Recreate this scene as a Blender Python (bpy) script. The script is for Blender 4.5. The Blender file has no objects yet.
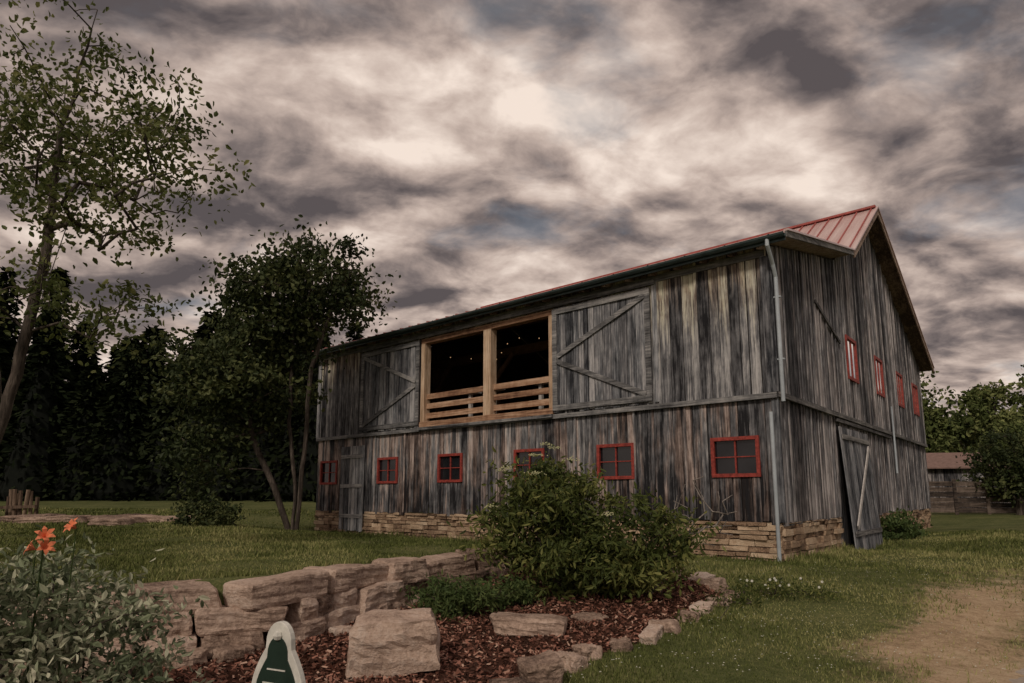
import bpy, bmesh, math, random
import numpy as np
from mathutils import Vector, noise, Matrix
rng=np.random.default_rng(7); random.seed(7)
scene=bpy.context.scene
# ------------------------------------------------------------------ helpers
def link(o,parent=None):
    scene.collection.objects.link(o)
    if parent: o.parent=parent
    return o
def empty(name,loc=(0,0,0),rz=0):
    e=bpy.data.objects.new(name,None); e.location=loc; e.rotation_euler=(0,0,rz); e.empty_display_size=.3
    return link(e)
def np_mesh(name,V,F,mat,parent=None,tint=None,attrs=None,smooth=False):
    V=np.asarray(V,dtype=np.float32).reshape(-1,3); F=np.asarray(F,dtype=np.int32)
    m,k=F.shape
    me=bpy.data.meshes.new(name)
    me.vertices.add(len(V)); me.vertices.foreach_set('co',V.ravel())
    me.loops.add(m*k); me.loops.foreach_set('vertex_index',F.ravel())
    me.polygons.add(m); me.polygons.foreach_set('loop_start',np.arange(0,m*k,k,dtype=np.int32))
    me.update(calc_edges=True)
    d=dict(attrs or {})
    if tint is not None: d['tint']=tint
    for a,v in d.items():
        at=me.attributes.new(a,'FLOAT','POINT'); at.data.foreach_set('value',np.asarray(v,dtype=np.float32))
    me.polygons.foreach_set('use_smooth',np.full(m,bool(smooth)))
    me.materials.append(mat)
    return link(bpy.data.objects.new(name,me),parent)
BF=np.array([[0,3,2,1],[4,5,6,7],[0,1,5,4],[1,2,6,5],[2,3,7,6],[3,0,4,7]])
class MB:
    def __init__(s): s.V=[];s.F=[];s.T=[];s.n=0
    def add(s,V,F,t=None):
        V=np.asarray(V,float); F=np.asarray(F)
        s.V.append(V); s.F.append(F+s.n); s.n+=len(V)
        s.T.append(np.full(len(V),random.random() if t is None else t))
    def hexa(s,P,t=None): s.add(P,BF,t)
    def box(s,x0,x1,y0,y1,z0,z1,t=None):
        s.hexa([(x0,y0,z0),(x1,y0,z0),(x1,y1,z0),(x0,y1,z0),(x0,y0,z1),(x1,y0,z1),(x1,y1,z1),(x0,y1,z1)],t)
    def beam(s,p,q,w,h,up=(0,0,1),t=None):
        p=Vector(p);q=Vector(q);d=(q-p).normalized();sd=d.cross(Vector(up)).normalized();u=sd.cross(d)
        P=[]
        for c in(p,q):
            P.append([c-sd*w/2-u*h/2,c+sd*w/2-u*h/2,c+sd*w/2+u*h/2,c-sd*w/2+u*h/2])
        a,b=P
        s.hexa([tuple(v) for v in (a[0],a[1],b[1],b[0],a[3],a[2],b[2],b[3])],t)
    def tube(s,pts,rad,n=8,t=None):
        pts=[Vector(p) for p in pts]; V=[];F=[]
        if not hasattr(rad,'__len__'): rad=[rad]*len(pts)
        for i,p in enumerate(pts):
            d=(pts[min(i+1,len(pts)-1)]-pts[max(i-1,0)]).normalized()
            a=d.cross(Vector((0.13,.99,.05)) if abs(d.z)>.7 else Vector((0,0,1))).normalized(); b=d.cross(a)
            for j in range(n):
                th=2*math.pi*j/n; V.append(tuple(p+(a*math.cos(th)+b*math.sin(th))*rad[i]))
        for i in range(len(pts)-1):
            for j in range(n):
                F.append((i*n+j,i*n+(j+1)%n,(i+1)*n+(j+1)%n,(i+1)*n+j))
        s.add(V,F,t)
    def make(s,name,mat,parent=None,smooth=False):
        return np_mesh(name,np.concatenate(s.V),np.concatenate(s.F),mat,parent,np.concatenate(s.T),smooth=smooth)
# rock template
bm=bmesh.new(); bmesh.ops.create_cube(bm,size=2); bmesh.ops.subdivide_edges(bm,edges=bm.edges[:],cuts=9,use_grid_fill=True)
bm.verts.index_update(); RV=np.array([v.co[:] for v in bm.verts]); RF=np.array([[v.index for v in f.verts] for f in bm.faces]); bm.free()
def rock(mb,c,half,yaw=0,rnd=.35,amp=.16,tilt=.04):
    p=RV.copy(); n=(np.abs(p)**7).sum(1)**(1/7.); q=p/n[:,None]
    p=p*(1-rnd)+q*rnd
    sd=Vector((random.random()*90,random.random()*90,random.random()*90))
    tx,ty=random.uniform(-.12,.12),random.uniform(-.12,.12)
    p[:,0]*=1+tx*p[:,2]; p[:,2]*=1+ty*p[:,0]; p[:,2]+=random.uniform(-.1,.1)*p[:,0]
    out=[]
    asp=Vector(half)/max(half)
    mn=min(half)
    for v in p:
        w=Vector((v[0]*asp.x,v[1]*asp.y,v[2]*asp.z))
        d=noise.noise_vector(w*1.6+sd)*amp
        d2=noise.noise_vector(w*4+sd); d3=noise.noise_vector(w*11+sd)
        st=math.floor((v[2]+.25*d2.x)*3+sd.x)%2*.035
        out.append((v[0]*half[0]+d.x*half[0]*.5+(d2.x*.5+d3.x*.22)*amp*mn*.8,v[1]*half[1]*(1-st)+d.y*half[1]+(d2.y*.55+d3.y*.25)*amp*mn,v[2]*half[2]+d.z*half[2]+(d2.z*.4+d3.z*.2)*amp*mn))
    R=Matrix.Rotation(yaw,3,'Z')@Matrix.Rotation(random.uniform(-tilt,tilt),3,'X')@Matrix.Rotation(random.uniform(-tilt,tilt),3,'Y')
    o=np.array(out)@np.array(R).T+np.array(c)
    mb.add(o,RF)
# ------------------------------------------------------------------ materials
class NT:
    def __init__(s,name):
        s.m=bpy.data.materials.new(name); s.m.use_nodes=True; s.t=s.m.node_tree; s.t.nodes.clear()
        s.out=s.n('ShaderNodeOutputMaterial')
    def n(s,typ,**k):
        x=s.t.nodes.new(typ)
        for a,v in k.items():
            if a.startswith('i_'):
                key=a[2:]; key=int(key) if key.isdigit() else key.replace('_',' ')
                if isinstance(v,bpy.types.NodeSocket): s.t.links.new(v,x.inputs[key])
                else: x.inputs[key].default_value=v
            else: setattr(x,a,v)
        return x
    def math(s,op,a,b=0,c=None,clamp=False):
        x=s.n('ShaderNodeMath',operation=op,use_clamp=clamp)
        for i,v in enumerate((a,b,c)):
            if v is None: continue
            if isinstance(v,bpy.types.NodeSocket): s.t.links.new(v,x.inputs[i])
            else: x.inputs[i].default_value=v
        return x.outputs[0]
    def vmath(s,op,a,b=None,scale=None):
        x=s.n('ShaderNodeVectorMath',operation=op)
        for i,v in enumerate((a,b)):
            if v is None: continue
            if isinstance(v,bpy.types.NodeSocket): s.t.links.new(v,x.inputs[i])
            else: x.inputs[i].default_value=v
        if scale is not None: 
            if isinstance(scale,bpy.types.NodeSocket): s.t.links.new(scale,x.inputs['Scale'])
            else: x.inputs['Scale'].default_value=scale
        return x.outputs[0]
    def ramp(s,f,els,interp='LINEAR'):
        x=s.n('ShaderNodeValToRGB'); x.color_ramp.interpolation=interp
        e=x.color_ramp.elements
        while len(e)<len(els): e.new(.5)
        for i,(p,c) in enumerate(els):
            e[i].position=p; e[i].color=(*c,1) if len(c)==3 else c
        s.t.links.new(f,x.inputs[0]); return x.outputs[0]
    def mix(s,f,a,b,mode='MIX'):
        x=s.n('ShaderNodeMixRGB',blend_type=mode)
        for i,v in enumerate((f,a,b)):
            if isinstance(v,bpy.types.NodeSocket): s.t.links.new(v,x.inputs[i])
            else: x.inputs[i].default_value=v if i==0 else ((*v,1) if len(v)==3 else v)
        return x.outputs[0]
    def noise(s,vec,scale,detail=5,rough=.55,dist=0):
        x=s.n('ShaderNodeTexNoise'); s.t.links.new(vec,x.inputs['Vector'])
        x.inputs['Scale'].default_value=scale;x.inputs['Detail'].default_value=detail;x.inputs['Roughness'].default_value=rough;x.inputs['Distortion'].default_value=dist
        return x.outputs[0]
    def rng(s,v,a,b,c=0,d=1):
        x=s.n('ShaderNodeMapRange',interpolation_type='SMOOTHSTEP'); s.t.links.new(v,x.inputs[0])
        for i,q in enumerate((a,b,c,d)): x.inputs[i+1].default_value=q
        return x.outputs[0]
    def obj(s): return s.n('ShaderNodeTexCoord').outputs['Object']
    def attr(s,nm): return s.n('ShaderNodeAttribute',attribute_name=nm).outputs['Fac']
    def bump(s,h,strength=.5,dist=.02):
        return s.n('ShaderNodeBump',i_Strength=strength,i_Distance=dist,i_Height=h).outputs[0]
    def principled(s,col,rough=.8,bump=None,metallic=0,spec=.3):
        b=s.n('ShaderNodeBsdfPrincipled'); 
        if isinstance(col,bpy.types.NodeSocket): s.t.links.new(col,b.inputs['Base Color'])
        else: b.inputs['Base Color'].default_value=(*col,1)
        if isinstance(rough,bpy.types.NodeSocket): s.t.links.new(rough,b.inputs['Roughness'])
        else: b.inputs['Roughness'].default_value=rough
        b.inputs['Metallic'].default_value=metallic; b.inputs['Specular IOR Level'].default_value=spec
        if bump is not None: s.t.links.new(bump,b.inputs['Normal'])
        return b.outputs[0]
    def fin(s,sh): s.t.links.new(sh,s.out.inputs[0]); return s.m

def wood(name,axis='z',cols=((.018,.018,.021),(.155,.156,.167),(.50,.49,.49)),warm=(.25,.125,.06),warm_amt=0.,zr=None,bias=0.,foot=None):
    t=NT(name); o=t.obj(); ti=t.attr('tint')
    off=t.n('ShaderNodeCombineXYZ'); 
    for i,k in enumerate((37.,53.,71.)): t.t.links.new(t.math('MULTIPLY',ti,k),off.inputs[i])
    sc={'z':(24,24,1.1),'x':(1.1,24,24),'y':(24,1.1,24)}[axis]
    v=t.vmath('ADD',t.vmath('MULTIPLY',o,sc),off.outputs[0])
    s1=t.noise(v,1.0,5,.68,.4)
    sc2={'z':(4.5,4.5,.4),'x':(.4,4.5,4.5),'y':(4.5,.4,4.5)}[axis]
    v2=t.vmath('ADD',t.vmath('MULTIPLY',o,sc2),t.vmath('SCALE',off.outputs[0],scale=.35))
    s2=t.noise(v2,1.,4,.6,.4)
    big=t.noise(o,.5,3,.6)
    blot=t.noise(t.vmath('ADD',t.vmath('MULTIPLY',o,(6,6,3.0)),off.outputs[0]),1.,4,.65)
    sp=t.n('ShaderNodeSeparateXYZ'); t.t.links.new(o,sp.inputs[0])
    f=t.math('ADD',t.math('MULTIPLY',s1,.6),t.math('MULTIPLY',s2,.4))
    f=t.math('ADD',f,t.math('MULTIPLY',t.math('SUBTRACT',ti,.5),.20))
    f=t.math('ADD',f,t.math('MULTIPLY',t.math('SUBTRACT',big,.5),.26))
    f=t.math('ADD',f,t.math('MULTIPLY',t.math('SUBTRACT',blot,.5),.30))
    f=t.math('ADD',f,bias)
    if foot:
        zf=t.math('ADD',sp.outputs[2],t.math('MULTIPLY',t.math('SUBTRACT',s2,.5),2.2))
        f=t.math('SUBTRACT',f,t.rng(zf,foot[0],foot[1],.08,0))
    c=t.ramp(f,[(.36,cols[0]),(.51,cols[1]),(.67,cols[2])])
    if warm_amt>0:
        w=t.rng(t.math('ADD',s2,t.math('MULTIPLY',t.math('SUBTRACT',big,.5),.6)),.42,.60)
        if zr:
            zz=t.math('ADD',sp.outputs[2],t.math('MULTIPLY',t.math('SUBTRACT',s1,.5),3.6))
            zz=t.math('ADD',zz,t.math('MULTIPLY',t.math('SUBTRACT',ti,.5),1.4))
            w=t.math('MULTIPLY',t.math('ADD',t.math('MULTIPLY',w,.5),.5),t.rng(zz,zr[0],zr[1]))
        wc=t.ramp(f,[(.34,tuple(a*.14 for a in warm)),(.48,tuple(a*.85 for a in warm)),(.63,tuple(min(.7,a*2.0+.16) for a in warm))])
        c=t.mix(t.math('MULTIPLY',w,warm_amt),c,wc)
    # drying checks: thin dark cracks along the grain
    sc3={'z':(75,75,1.6),'x':(1.6,75,75),'y':(75,1.6,75)}[axis]
    ck=t.noise(t.vmath('ADD',t.vmath('MULTIPLY',o,sc3),off.outputs[0]),1.,2,.5)
    c=t.mix(t.rng(ck,.40,.30,0,.75),c,(.012,.011,.011))
    b=t.bump(s1,.7,.015)
    return t.fin(t.principled(c,.85,b,spec=.15))
def leafmat(name,c0,c1,c2,trans=.3,rough=.6):
    t=NT(name); ti=t.attr('tint'); o=t.obj()
    f=t.math('ADD',t.math('MULTIPLY',ti,.75),t.math('MULTIPLY',t.noise(o,1.3,1),.45))
    c=t.ramp(f,[(.2,c0),(.6,c1),(.95,c2)])
    if trans<=0:
        return t.fin(t.n('ShaderNodeBsdfDiffuse',i_0=c).outputs[0])
    p=t.principled(c,rough,spec=.2)
    tr=t.n('ShaderNodeBsdfTranslucent'); t.t.links.new(c,tr.inputs[0])
    mx=t.n('ShaderNodeMixShader',i_0=trans); t.t.links.new(p,mx.inputs[1]); t.t.links.new(tr.outputs[0],mx.inputs[2])
    return t.fin(mx.outputs[0])
def stone(name,cols,scale=2.5,bs=.8):
    t=NT(name); o=t.obj(); ti=t.attr('tint')
    n1=t.noise(o,scale,7,.68,.5); n2=t.noise(o,scale*12,4,.75)
    st=t.noise(t.vmath('MULTIPLY',o,(1.5,1.5,16)),1.,4,.6,.6)
    f=t.math('ADD',t.math('MULTIPLY',n1,.55),t.math('MULTIPLY',ti,.28)); f=t.math('ADD',f,t.math('MULTIPLY',st,.2))
    f=t.math('ADD',f,t.math('MULTIPLY',t.math('SUBTRACT',n2,.5),.5))
    c=t.ramp(f,[(.28,cols[0]),(.42,cols[1]),(.58,cols[2]),(.8,cols[3])])
    b=t.bump(t.math('ADD',t.math('ADD',n1,t.math('MULTIPLY',n2,.5)),t.math('MULTIPLY',st,.3)),bs,.05)
    return t.fin(t.principled(c,.88,b,spec=.2))
def simple(name,col,rough=.6,var=.25,scale=6,metallic=0,spec=.3,bs=.15):
    t=NT(name); o=t.obj(); n=t.noise(o,scale,5,.65)
    c=t.ramp(n,[(.3,tuple(a*(1-var) for a in col)),(.7,tuple(min(1,a*(1+var)) for a in col))])
    return t.fin(t.principled(c,rough,t.bump(n,bs,.01),metallic,spec))
M_up=wood('weathered_boards_upper',warm=(.38,.26,.18),warm_amt=.9,zr=(5.0,6.3))
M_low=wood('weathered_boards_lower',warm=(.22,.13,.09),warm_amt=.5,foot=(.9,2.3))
M_gab=wood('weathered_boards_gable',cols=((.016,.016,.019),(.13,.128,.138),(.42,.41,.42)),warm=(.2,.14,.11),warm_amt=.2)
M_door=wood('door_boards',cols=((.025,.027,.033),(.165,.173,.19),(.44,.445,.46)),warm_amt=.05)
M_braceX=wood('grey_trim_x','x',cols=((.04,.04,.043),(.17,.17,.175),(.38,.37,.365)))
M_braceY=wood('grey_trim_y','y',cols=((.03,.028,.03),(.13,.125,.125),(.30,.29,.28)))
M_newz=wood('new_timber_z','z',cols=((.2,.12,.075),(.48,.33,.22),(.68,.52,.38)))
M_newx=wood('new_timber_x','x',cols=((.14,.07,.045),(.36,.21,.13),(.58,.40,.28)))
M_soff=wood('soffit_wood','y',cols=((.08,.055,.045),(.24,.165,.13),(.42,.32,.26)))
M_inside=simple('interior_dark_wood',(.17,.105,.065),.9)
M_found=stone('foundation_stone',((.05,.032,.022),(.27,.18,.12),(.48,.35,.24),(.66,.54,.4)),3.)
M_wall=stone('sandstone',((.045,.03,.025),(.25,.175,.135),(.50,.37,.295),(.72,.61,.53)),1.9,1.)
M_red=simple('red_paint',(.27,.045,.035),.65,.5,14)
M_gut=simple('gutter_metal',(.06,.085,.088),.4,.3,3,.4)
M_pipe=simple('downspout_metal',(.42,.47,.51),.4,.2,2,.2)
M_pale=simple('pale_trim',(.5,.47,.45),.7,.3,8)
def roofmat():
    t=NT('metal_roof'); o=t.obj(); n=t.noise(t.vmath('MULTIPLY',o,(6,.4,.4)),1.,5,.6)
    c=t.ramp(n,[(.3,(.56,.36,.34)),(.7,(.78,.62,.59))])
    return t.fin(t.principled(c,.35,t.bump(n,.1,.01),.3,.5))
M_roof=roofmat()
M_seam=simple('roof_seam_metal',(.36,.09,.08),.5)
M_glass=simple('window_glass_dark',(.012,.013,.016),.10,.3,2,0,.6,0.)
M_glass2=simple('window_glass_gable',(.62,.60,.59),.06,.2,2,.85,1.,0.)
def emit(name,c,s):
    t=NT(name); e=t.n('ShaderNodeEmission',i_0=(*c,1),i_1=s); return t.fin(e.outputs[0])
M_bulb=emit('string_bulb',(1,.6,.3),.8)
M_bark=wood('bark','z',cols=((.025,.02,.016),(.075,.06,.05),(.19,.16,.135)))
M_twig=wood('dead_twig','z',cols=((.1,.09,.08),(.24,.21,.19),(.4,.36,.33)))

# ------------------------------------------------------------------ terrain
A=np.array([5.35,12.88]); EX=np.array([.76,-.65]); EY=np.array([.65,.76])
WALL=np.array([[-30,1.0],[-6.6,5.55],[-4.7,6.15],[-4.02,6.45],[-2.7,7.15],[-1.79,8.9],[-.37,10.9],[1.6,11.7],[4.2,12.4],[30,20]],float)
def sst(a,b,x):
    t=np.clip((x-a)/(b-a),0,1); return t*t*(3-2*t)
def wallsd(x,y):
    best=np.full(x.shape,1e9); sg=np.zeros(x.shape)
    for i in range(len(WALL)-1):
        p,q=WALL[i],WALL[i+1]; d=q-p; L2=(d**2).sum()
        t=np.clip(((x-p[0])*d[0]+(y-p[1])*d[1])/L2,0,1)
        dx=x-p[0]-t*d[0]; dy=y-p[1]-t*d[1]; dd=np.hypot(dx,dy)
        cr=d[0]*(y-p[1])-d[1]*(x-p[0])
        m=dd<best; best=np.where(m,dd,best); sg=np.where(m,np.sign(cr),sg)
    return best*sg
def barnloc(x,y):
    return (x-A[0])*EX[0]+(y-A[1])*EX[1],(x-A[0])*EY[0]+(y-A[1])*EY[1]
def barndist(x,y):
    lx,ly=barnloc(x,y)
    dx=np.maximum(np.maximum(-16.34-lx,lx),0); dy=np.maximum(np.maximum(-ly,ly-18),0)
    return np.hypot(dx,dy)
def H(x,y):
    x=np.asarray(x,float);y=np.asarray(y,float)
    sd=wallsd(x,y); w=.10+1.6*sst(-.4,1.5,x)
    t=sst(-1,1,sd/w)
    bd=barndist(x,y)
    hr=-.33+.33*sst(6,11.5,y)+.35*sst(16,34,y)*sst(8,16,x)
    hl=.40+.55*sst(13,42,y)*sst(2,-8,x)
    near=sst(.3,5.5,bd)
    hl=hl*near
    u=.02*np.sin(x*1.3+y*.7)+.015*np.sin(x*2.9-y*1.7+1)+.01*np.sin(y*4.1+x*.6)
    gb=-.12*np.exp(-((x-9.6)**2+(y-16.5)**2)/3.)
    return hr*(1-t)+hl*t+u*sst(0,.8,bd)+gb
BED=[(-7.5,5.35),(-4.6,6.15),(-4.0,6.45),(-2.7,7.1),(-1.75,8.9),(-.3,10.9),(1.5,11.4),(3.0,10.7),(3.05,9.3),(1.6,7.45),(.8,6.8),(.25,6.1),(0,5.6),(-.3,4),(-1,2),(-7.5,2)]
def inpoly(x,y,P):
    c=np.zeros(x.shape,bool); n=len(P)
    for i in range(n):
        x1,y1=P[i];x2,y2=P[(i+1)%n]
        if y1==y2: continue
        k=((y1>y)!=(y2>y))&(x<(x2-x1)*(y-y1)/(y2-y1)+x1); c^=k
    return c
PATH=[(1.3,2.6),(2.8,4.3),(4.3,5.95),(5.85,7.5),(7.8,9.2),(10.7,11.5),(15.1,15)]
def pathx(y): return np.interp(y,[p[1] for p in PATH],[p[0] for p in PATH])
def vnoise(x,y):
    return sum(a*np.sin(x*fx+y*fy+p) for a,fx,fy,p in((.3,2.1,1.3,.2),(.25,-1.7,3.1,1.),(.2,5.3,-2.2,2.),(.15,4.1,6.7,.5),(.12,11.,-7.,1.1),(.1,-9.,13.,3.)))
def dirtmask(x,y):
    px,py=3.3,5.6; d=np.array([.60,.80]); 
    lat=(x-px)*d[1]-(y-py)*d[0]
    lat=lat+.22*np.sin(y*1.1)+.12*np.sin(y*2.7+1)
    al=(x-px)*d[0]+(y-py)*d[1]
    return np.exp(-((lat-.45)/.85)**2)*sst(10.5,3.5,al)
def axis(lo,hi,fine,a,b,n):
    c=np.arange(a,b,fine)
    l=a-np.geomspace(fine*2,a-lo,n)[::-1]; r=b+np.geomspace(fine,hi-b,n)
    return np.concatenate([l,c,r])
xs=axis(-420,420,.12,-11,12,34); ys=axis(-60,600,.12,3,17,40)
X,Y=np.meshgrid(xs,ys); Z=H(X,Y)
nx,ny=len(xs),len(ys)
idx=np.arange(nx*ny).reshape(ny,nx)
F=np.stack([idx[:-1,:-1],idx[:-1,1:],idx[1:,1:],idx[1:,:-1]],-1).reshape(-1,4)
bed=inpoly(X.ravel(),Y.ravel(),BED).astype(float)
def groundmat():
    t=NT('lawn_and_soil'); o=t.obj(); b=t.attr('bed'); d=t.attr('dirt')
    n1=t.noise(o,.9,5,.6); n2=t.noise(o,9,5,.7); n3=t.noise(o,60,2,.7)
    f=t.math('ADD',t.math('MULTIPLY',n1,.5),t.math('MULTIPLY',n2,.5)); f=t.math('ADD',f,t.math('MULTIPLY',t.math('SUBTRACT',n3,.5),.5))
    g=t.ramp(f,[(.3,(.045,.058,.019)),(.5,(.10,.115,.042)),(.7,(.20,.19,.085))])
    mu=t.ramp(t.math('ADD',t.math('MULTIPLY',n2,.4),t.math('MULTIPLY',n3,.6)),[(.3,(.012,.007,.005)),(.5,(.055,.024,.016)),(.72,(.13,.06,.04))])
    so=t.ramp(f,[(.3,(.20,.14,.08)),(.5,(.44,.32,.205)),(.7,(.60,.48,.33))])
    dm=t.rng(t.math('ADD',d,t.math('MULTIPLY',t.math('SUBTRACT',t.noise(o,1.7,8,.8),.5),2.2)),.2,.85)
    c=t.mix(dm,g,so)
    bmk=t.rng(t.math('ADD',b,t.math('MULTIPLY',t.math('SUBTRACT',n2,.5),.4)),.4,.6)
    c=t.mix(bmk,c,mu)
    return t.fin(t.principled(c,.95,t.bump(t.math('ADD',n2,n3),.6,.03),spec=.1))
np_mesh('ground',np.stack([X,Y,Z],-1).reshape(-1,3),F,groundmat(),None,attrs={'bed':bed,'dirt':dirtmask(X,Y).ravel()},smooth=True)
def grass():
    N=270000
    yy=np.exp(rng.uniform(math.log(4.9),math.log(28),N)); xx=yy*rng.uniform(-.9,.88,N)
    keep=~inpoly(xx,yy,BED)&(barndist(xx,yy)>.05)&(np.abs(wallsd(xx,yy))>.02+.2*(xx<-.4))&(xx<pathx(yy)-.03+.08*np.sin(yy*9))
    keep&=rng.random(N)>np.clip((dirtmask(xx,yy)+.35*vnoise(xx*1.3,yy*1.3))*1.35-.15,0,.96)
    xx,yy=xx[keep],yy[keep]; n=len(xx); zz=H(xx,yy)-.008
    h=rng.uniform(.02,.06,n)*(1+.5*np.sin(xx*1.7+1)*np.sin(yy*1.3)); h*=np.clip(yy/10,1,1.6)
    h*=1+1.6*np.exp(-barndist(xx,yy)/.25)+1.4*np.exp(-np.abs(wallsd(xx,yy))/.25)*(xx<-.3)
    w=np.clip(.0010*yy,.005,.03)
    th=rng.uniform(0,2*np.pi,n); ln=rng.uniform(0,.8,n)*h; ph=rng.uniform(0,2*np.pi,n)
    V=np.zeros((n,3,3))
    V[:,0]=np.stack([xx-np.cos(th)*w,yy-np.sin(th)*w,zz],-1); V[:,1]=np.stack([xx+np.cos(th)*w,yy+np.sin(th)*w,zz],-1)
    V[:,2]=np.stack([xx+np.cos(ph)*ln,yy+np.sin(ph)*ln,zz+h],-1)
    pat=.25*np.sin(xx*.9+yy*.5)+.2*np.sin(xx*2.3-yy*1.9)*np.sin(yy*3.1+xx)+.35*dirtmask(xx,yy)+.12*(xx>1)
    ti=np.repeat(np.clip(rng.random(n)*.8+pat,0,1),3)
    np_mesh('grass',V,np.arange(n*3).reshape(n,3),leafmat('grass_blades',(.06,.075,.024),(.145,.165,.055),(.33,.31,.14),0),None,ti)
    m=900; yy=np.exp(rng.uniform(math.log(6),math.log(16),m)); xx=yy*rng.uniform(-.2,.8,m); k=~inpoly(xx,yy,BED)&(barndist(xx,yy)>.3)&(xx<pathx(yy))&(wallsd(xx,yy)<0); xx,yy=xx[k],yy[k]
    P=np.stack([xx,yy,H(xx,yy)+.05],-1); s=.010; V=np.stack([P+[-s,0,0],P+[0,-s,.004],P+[s,0,0],P+[0,s,.006]],1)
    np_mesh('clover_blossoms',V,np.arange(len(P)*4).reshape(-1,4),simple('clover_white',(.5,.5,.42),.8),None)
grass()
def mulch():
    N=52000
    xx=rng.uniform(-6,3.2,N); yy=rng.uniform(4.5,11.4,N); k=inpoly(xx,yy,BED)&(wallsd(xx,yy)<-.1); xx,yy=xx[k],yy[k]; n=len(xx)
    c=np.stack([xx,yy,H(xx,yy)+rng.uniform(0,.03,n)],-1)
    a=rng.normal(size=(n,3)); a[:,2]*=.45; a/=np.linalg.norm(a,axis=1)[:,None]
    b=np.cross(a,rng.normal(size=(n,3))+np.array([0,0,1.5])); b/=np.linalg.norm(b,axis=1)[:,None]
    L=rng.uniform(.012,.04,n)[:,None]; W=rng.uniform(.006,.016,n)[:,None]
    V=np.stack([c-a*L-b*W,c+a*L-b*W*.6,c+a*L*.9+b*W,c-a*L*.8+b*W],1)
    t=NT('mulch_chips'); ti=t.attr('tint')
    m=t.fin(t.principled(t.ramp(ti,[(0,(.025,.014,.010)),(.5,(.17,.075,.052)),(.85,(.36,.17,.125)),(1,(.55,.38,.29))]),.9,spec=.15))
    np_mesh('mulch',V,np.arange(n*4).reshape(n,4),m,None,np.repeat(rng.random(n),4))
mulch()
def path():
    c=PATH; V=[];F=[];res=[]
    for i in range(len(c)-1):
        for k in range(14):
            t=k/14.; res.append((c[i][0]*(1-t)+c[i+1][0]*t,c[i][1]*(1-t)+c[i+1][1]*t))
    for i,(x,y) in enumerate(res):
        j=min(i+1,len(res)-1); dx,dy=res[j][0]-res[j-1][0],res[j][1]-res[j-1][1]; l=math.hypot(dx,dy); nxx,nyy=dy/l,-dx/l
        for k in range(8):
            o=-.05+k*.25+(.06*math.sin(i*1.7)+.04*math.sin(i*4.1) if k==0 else 0); px,py=x+nxx*o,y+nyy*o; V.append((px,py,float(H(px,py))+(.018 if k else -.02)))
    for i in range(len(res)-1):
        for k in range(7): a=i*8+k; F.append((a,a+1,a+9,a+8))
    np_mesh('gravel_path',V,F,stone('gravel',((.24,.19,.14),(.40,.33,.27),(.52,.45,.38),(.62,.56,.5)),22,.6),None,np.full(len(V),.5),smooth=True)
path()
# ------------------------------------------------------------------ barn
barn=empty('wooden_barn',(A[0],A[1],0),math.atan2(EX[1],EX[0]))
LW=16.34; GW=18.; ZS=.76; ZB=3.3; ZE=6.53
PR=[(-.5,6.38),(5.3,7.70),(9.2,10.32),(18.5,6.45)]
def rz(y): return float(np.interp(y,[p[0] for p in PR],[p[1] for p in PR]))
up=MB();lo=MB();gu=MB()
WIN=[(-.86),(-3.75),(-6.4),(-9.4),(-12.3),(-15.6)]
def planks(mb,u0,u1,zb,zt,holes,mp,d0=0.,width=.235,thick=.03,battens=0,brk=(),rag=.04):
    u=u0
    while u<u1-.01:
        b=min(u+width*random.uniform(.7,1.35),u1); g=random.choice((.009,.013,.022))
        cuts=sorted({u,b-g}|{h[k] for h in holes for k in(0,1) if u<h[k]<b-g}|{q for q in brk if u<q<b-g})
        t=random.random(); d=d0+random.uniform(0,.026); e=random.uniform(-rag,.02)
        for a,c in zip(cuts[:-1],cuts[1:]):
            m=(a+c)/2; hs=sorted([h for h in holes if h[0]<=m<=h[1]],key=lambda h:h[2])
            z0=zb(m)+e; lst=[]
            for h in hs: lst.append((z0,h[2],h[2])); z0=h[3]
            lst.append((z0,zt(a),zt(c)))
            for s0,ta,tc in lst:
                if max(ta,tc)-s0<.02: continue
                P=[]
                for zz in((s0,s0),(ta,tc)):
                    P+= [mp(a,d,zz[0]),mp(c,d,zz[1]),mp(c,d+thick,zz[1]),mp(a,d+thick,zz[0])]
                mb.hexa(P,t)
        if battens and random.random()<battens:
            zz1=zt(b); hh=[h for h in holes if h[0]-.05<b<h[1]+.05]
            z0=zb(b); 
            for h in sorted(hh,key=lambda h:h[2])+[None]:
                z1=h[2]-.05 if h else zz1
                if z1>z0+.1:
                    mb.hexa([mp(b-.03,d0+thick+.026,z0),mp(b+.025,d0+thick+.026,z0),mp(b+.025,d0+thick+.05,z0),mp(b-.03,d0+thick+.05,z0),
                         mp(b-.03,d0+thick+.026,z1),mp(b+.025,d0+thick+.026,z1),mp(b+.025,d0+thick+.05,z1),mp(b-.03,d0+thick+.05,z1)],min(1,t*.6+.4))
                if h: z0=h[3]+.05
        u=b
mL=lambda u,d,z:(u,-d,z)
mG=lambda u,d,z:(d,u,z)
c=lambda v:(lambda u:v)
OP0,OP1,OZ0,OZ1=-10.68,-5.52,3.42,6.12
planks(up,-LW,0,c(ZB),c(ZE-.06),[(OP0,OP1,OZ0,OZ1)],mL,.05,battens=.2)
lwin=[(w-.46,w+.46,1.72,2.45) for w in WIN]
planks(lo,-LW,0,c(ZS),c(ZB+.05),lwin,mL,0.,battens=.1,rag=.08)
gwin=[(s-.5,s+.5,4.5,5.6) for s in(6.3,9.8,13.2,16.4)]
planks(gu,0,GW,c(ZB),lambda u:rz(u)-.02,gwin,mG,.05,width=.25,battens=.75,brk=(5.3,9.2))
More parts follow.
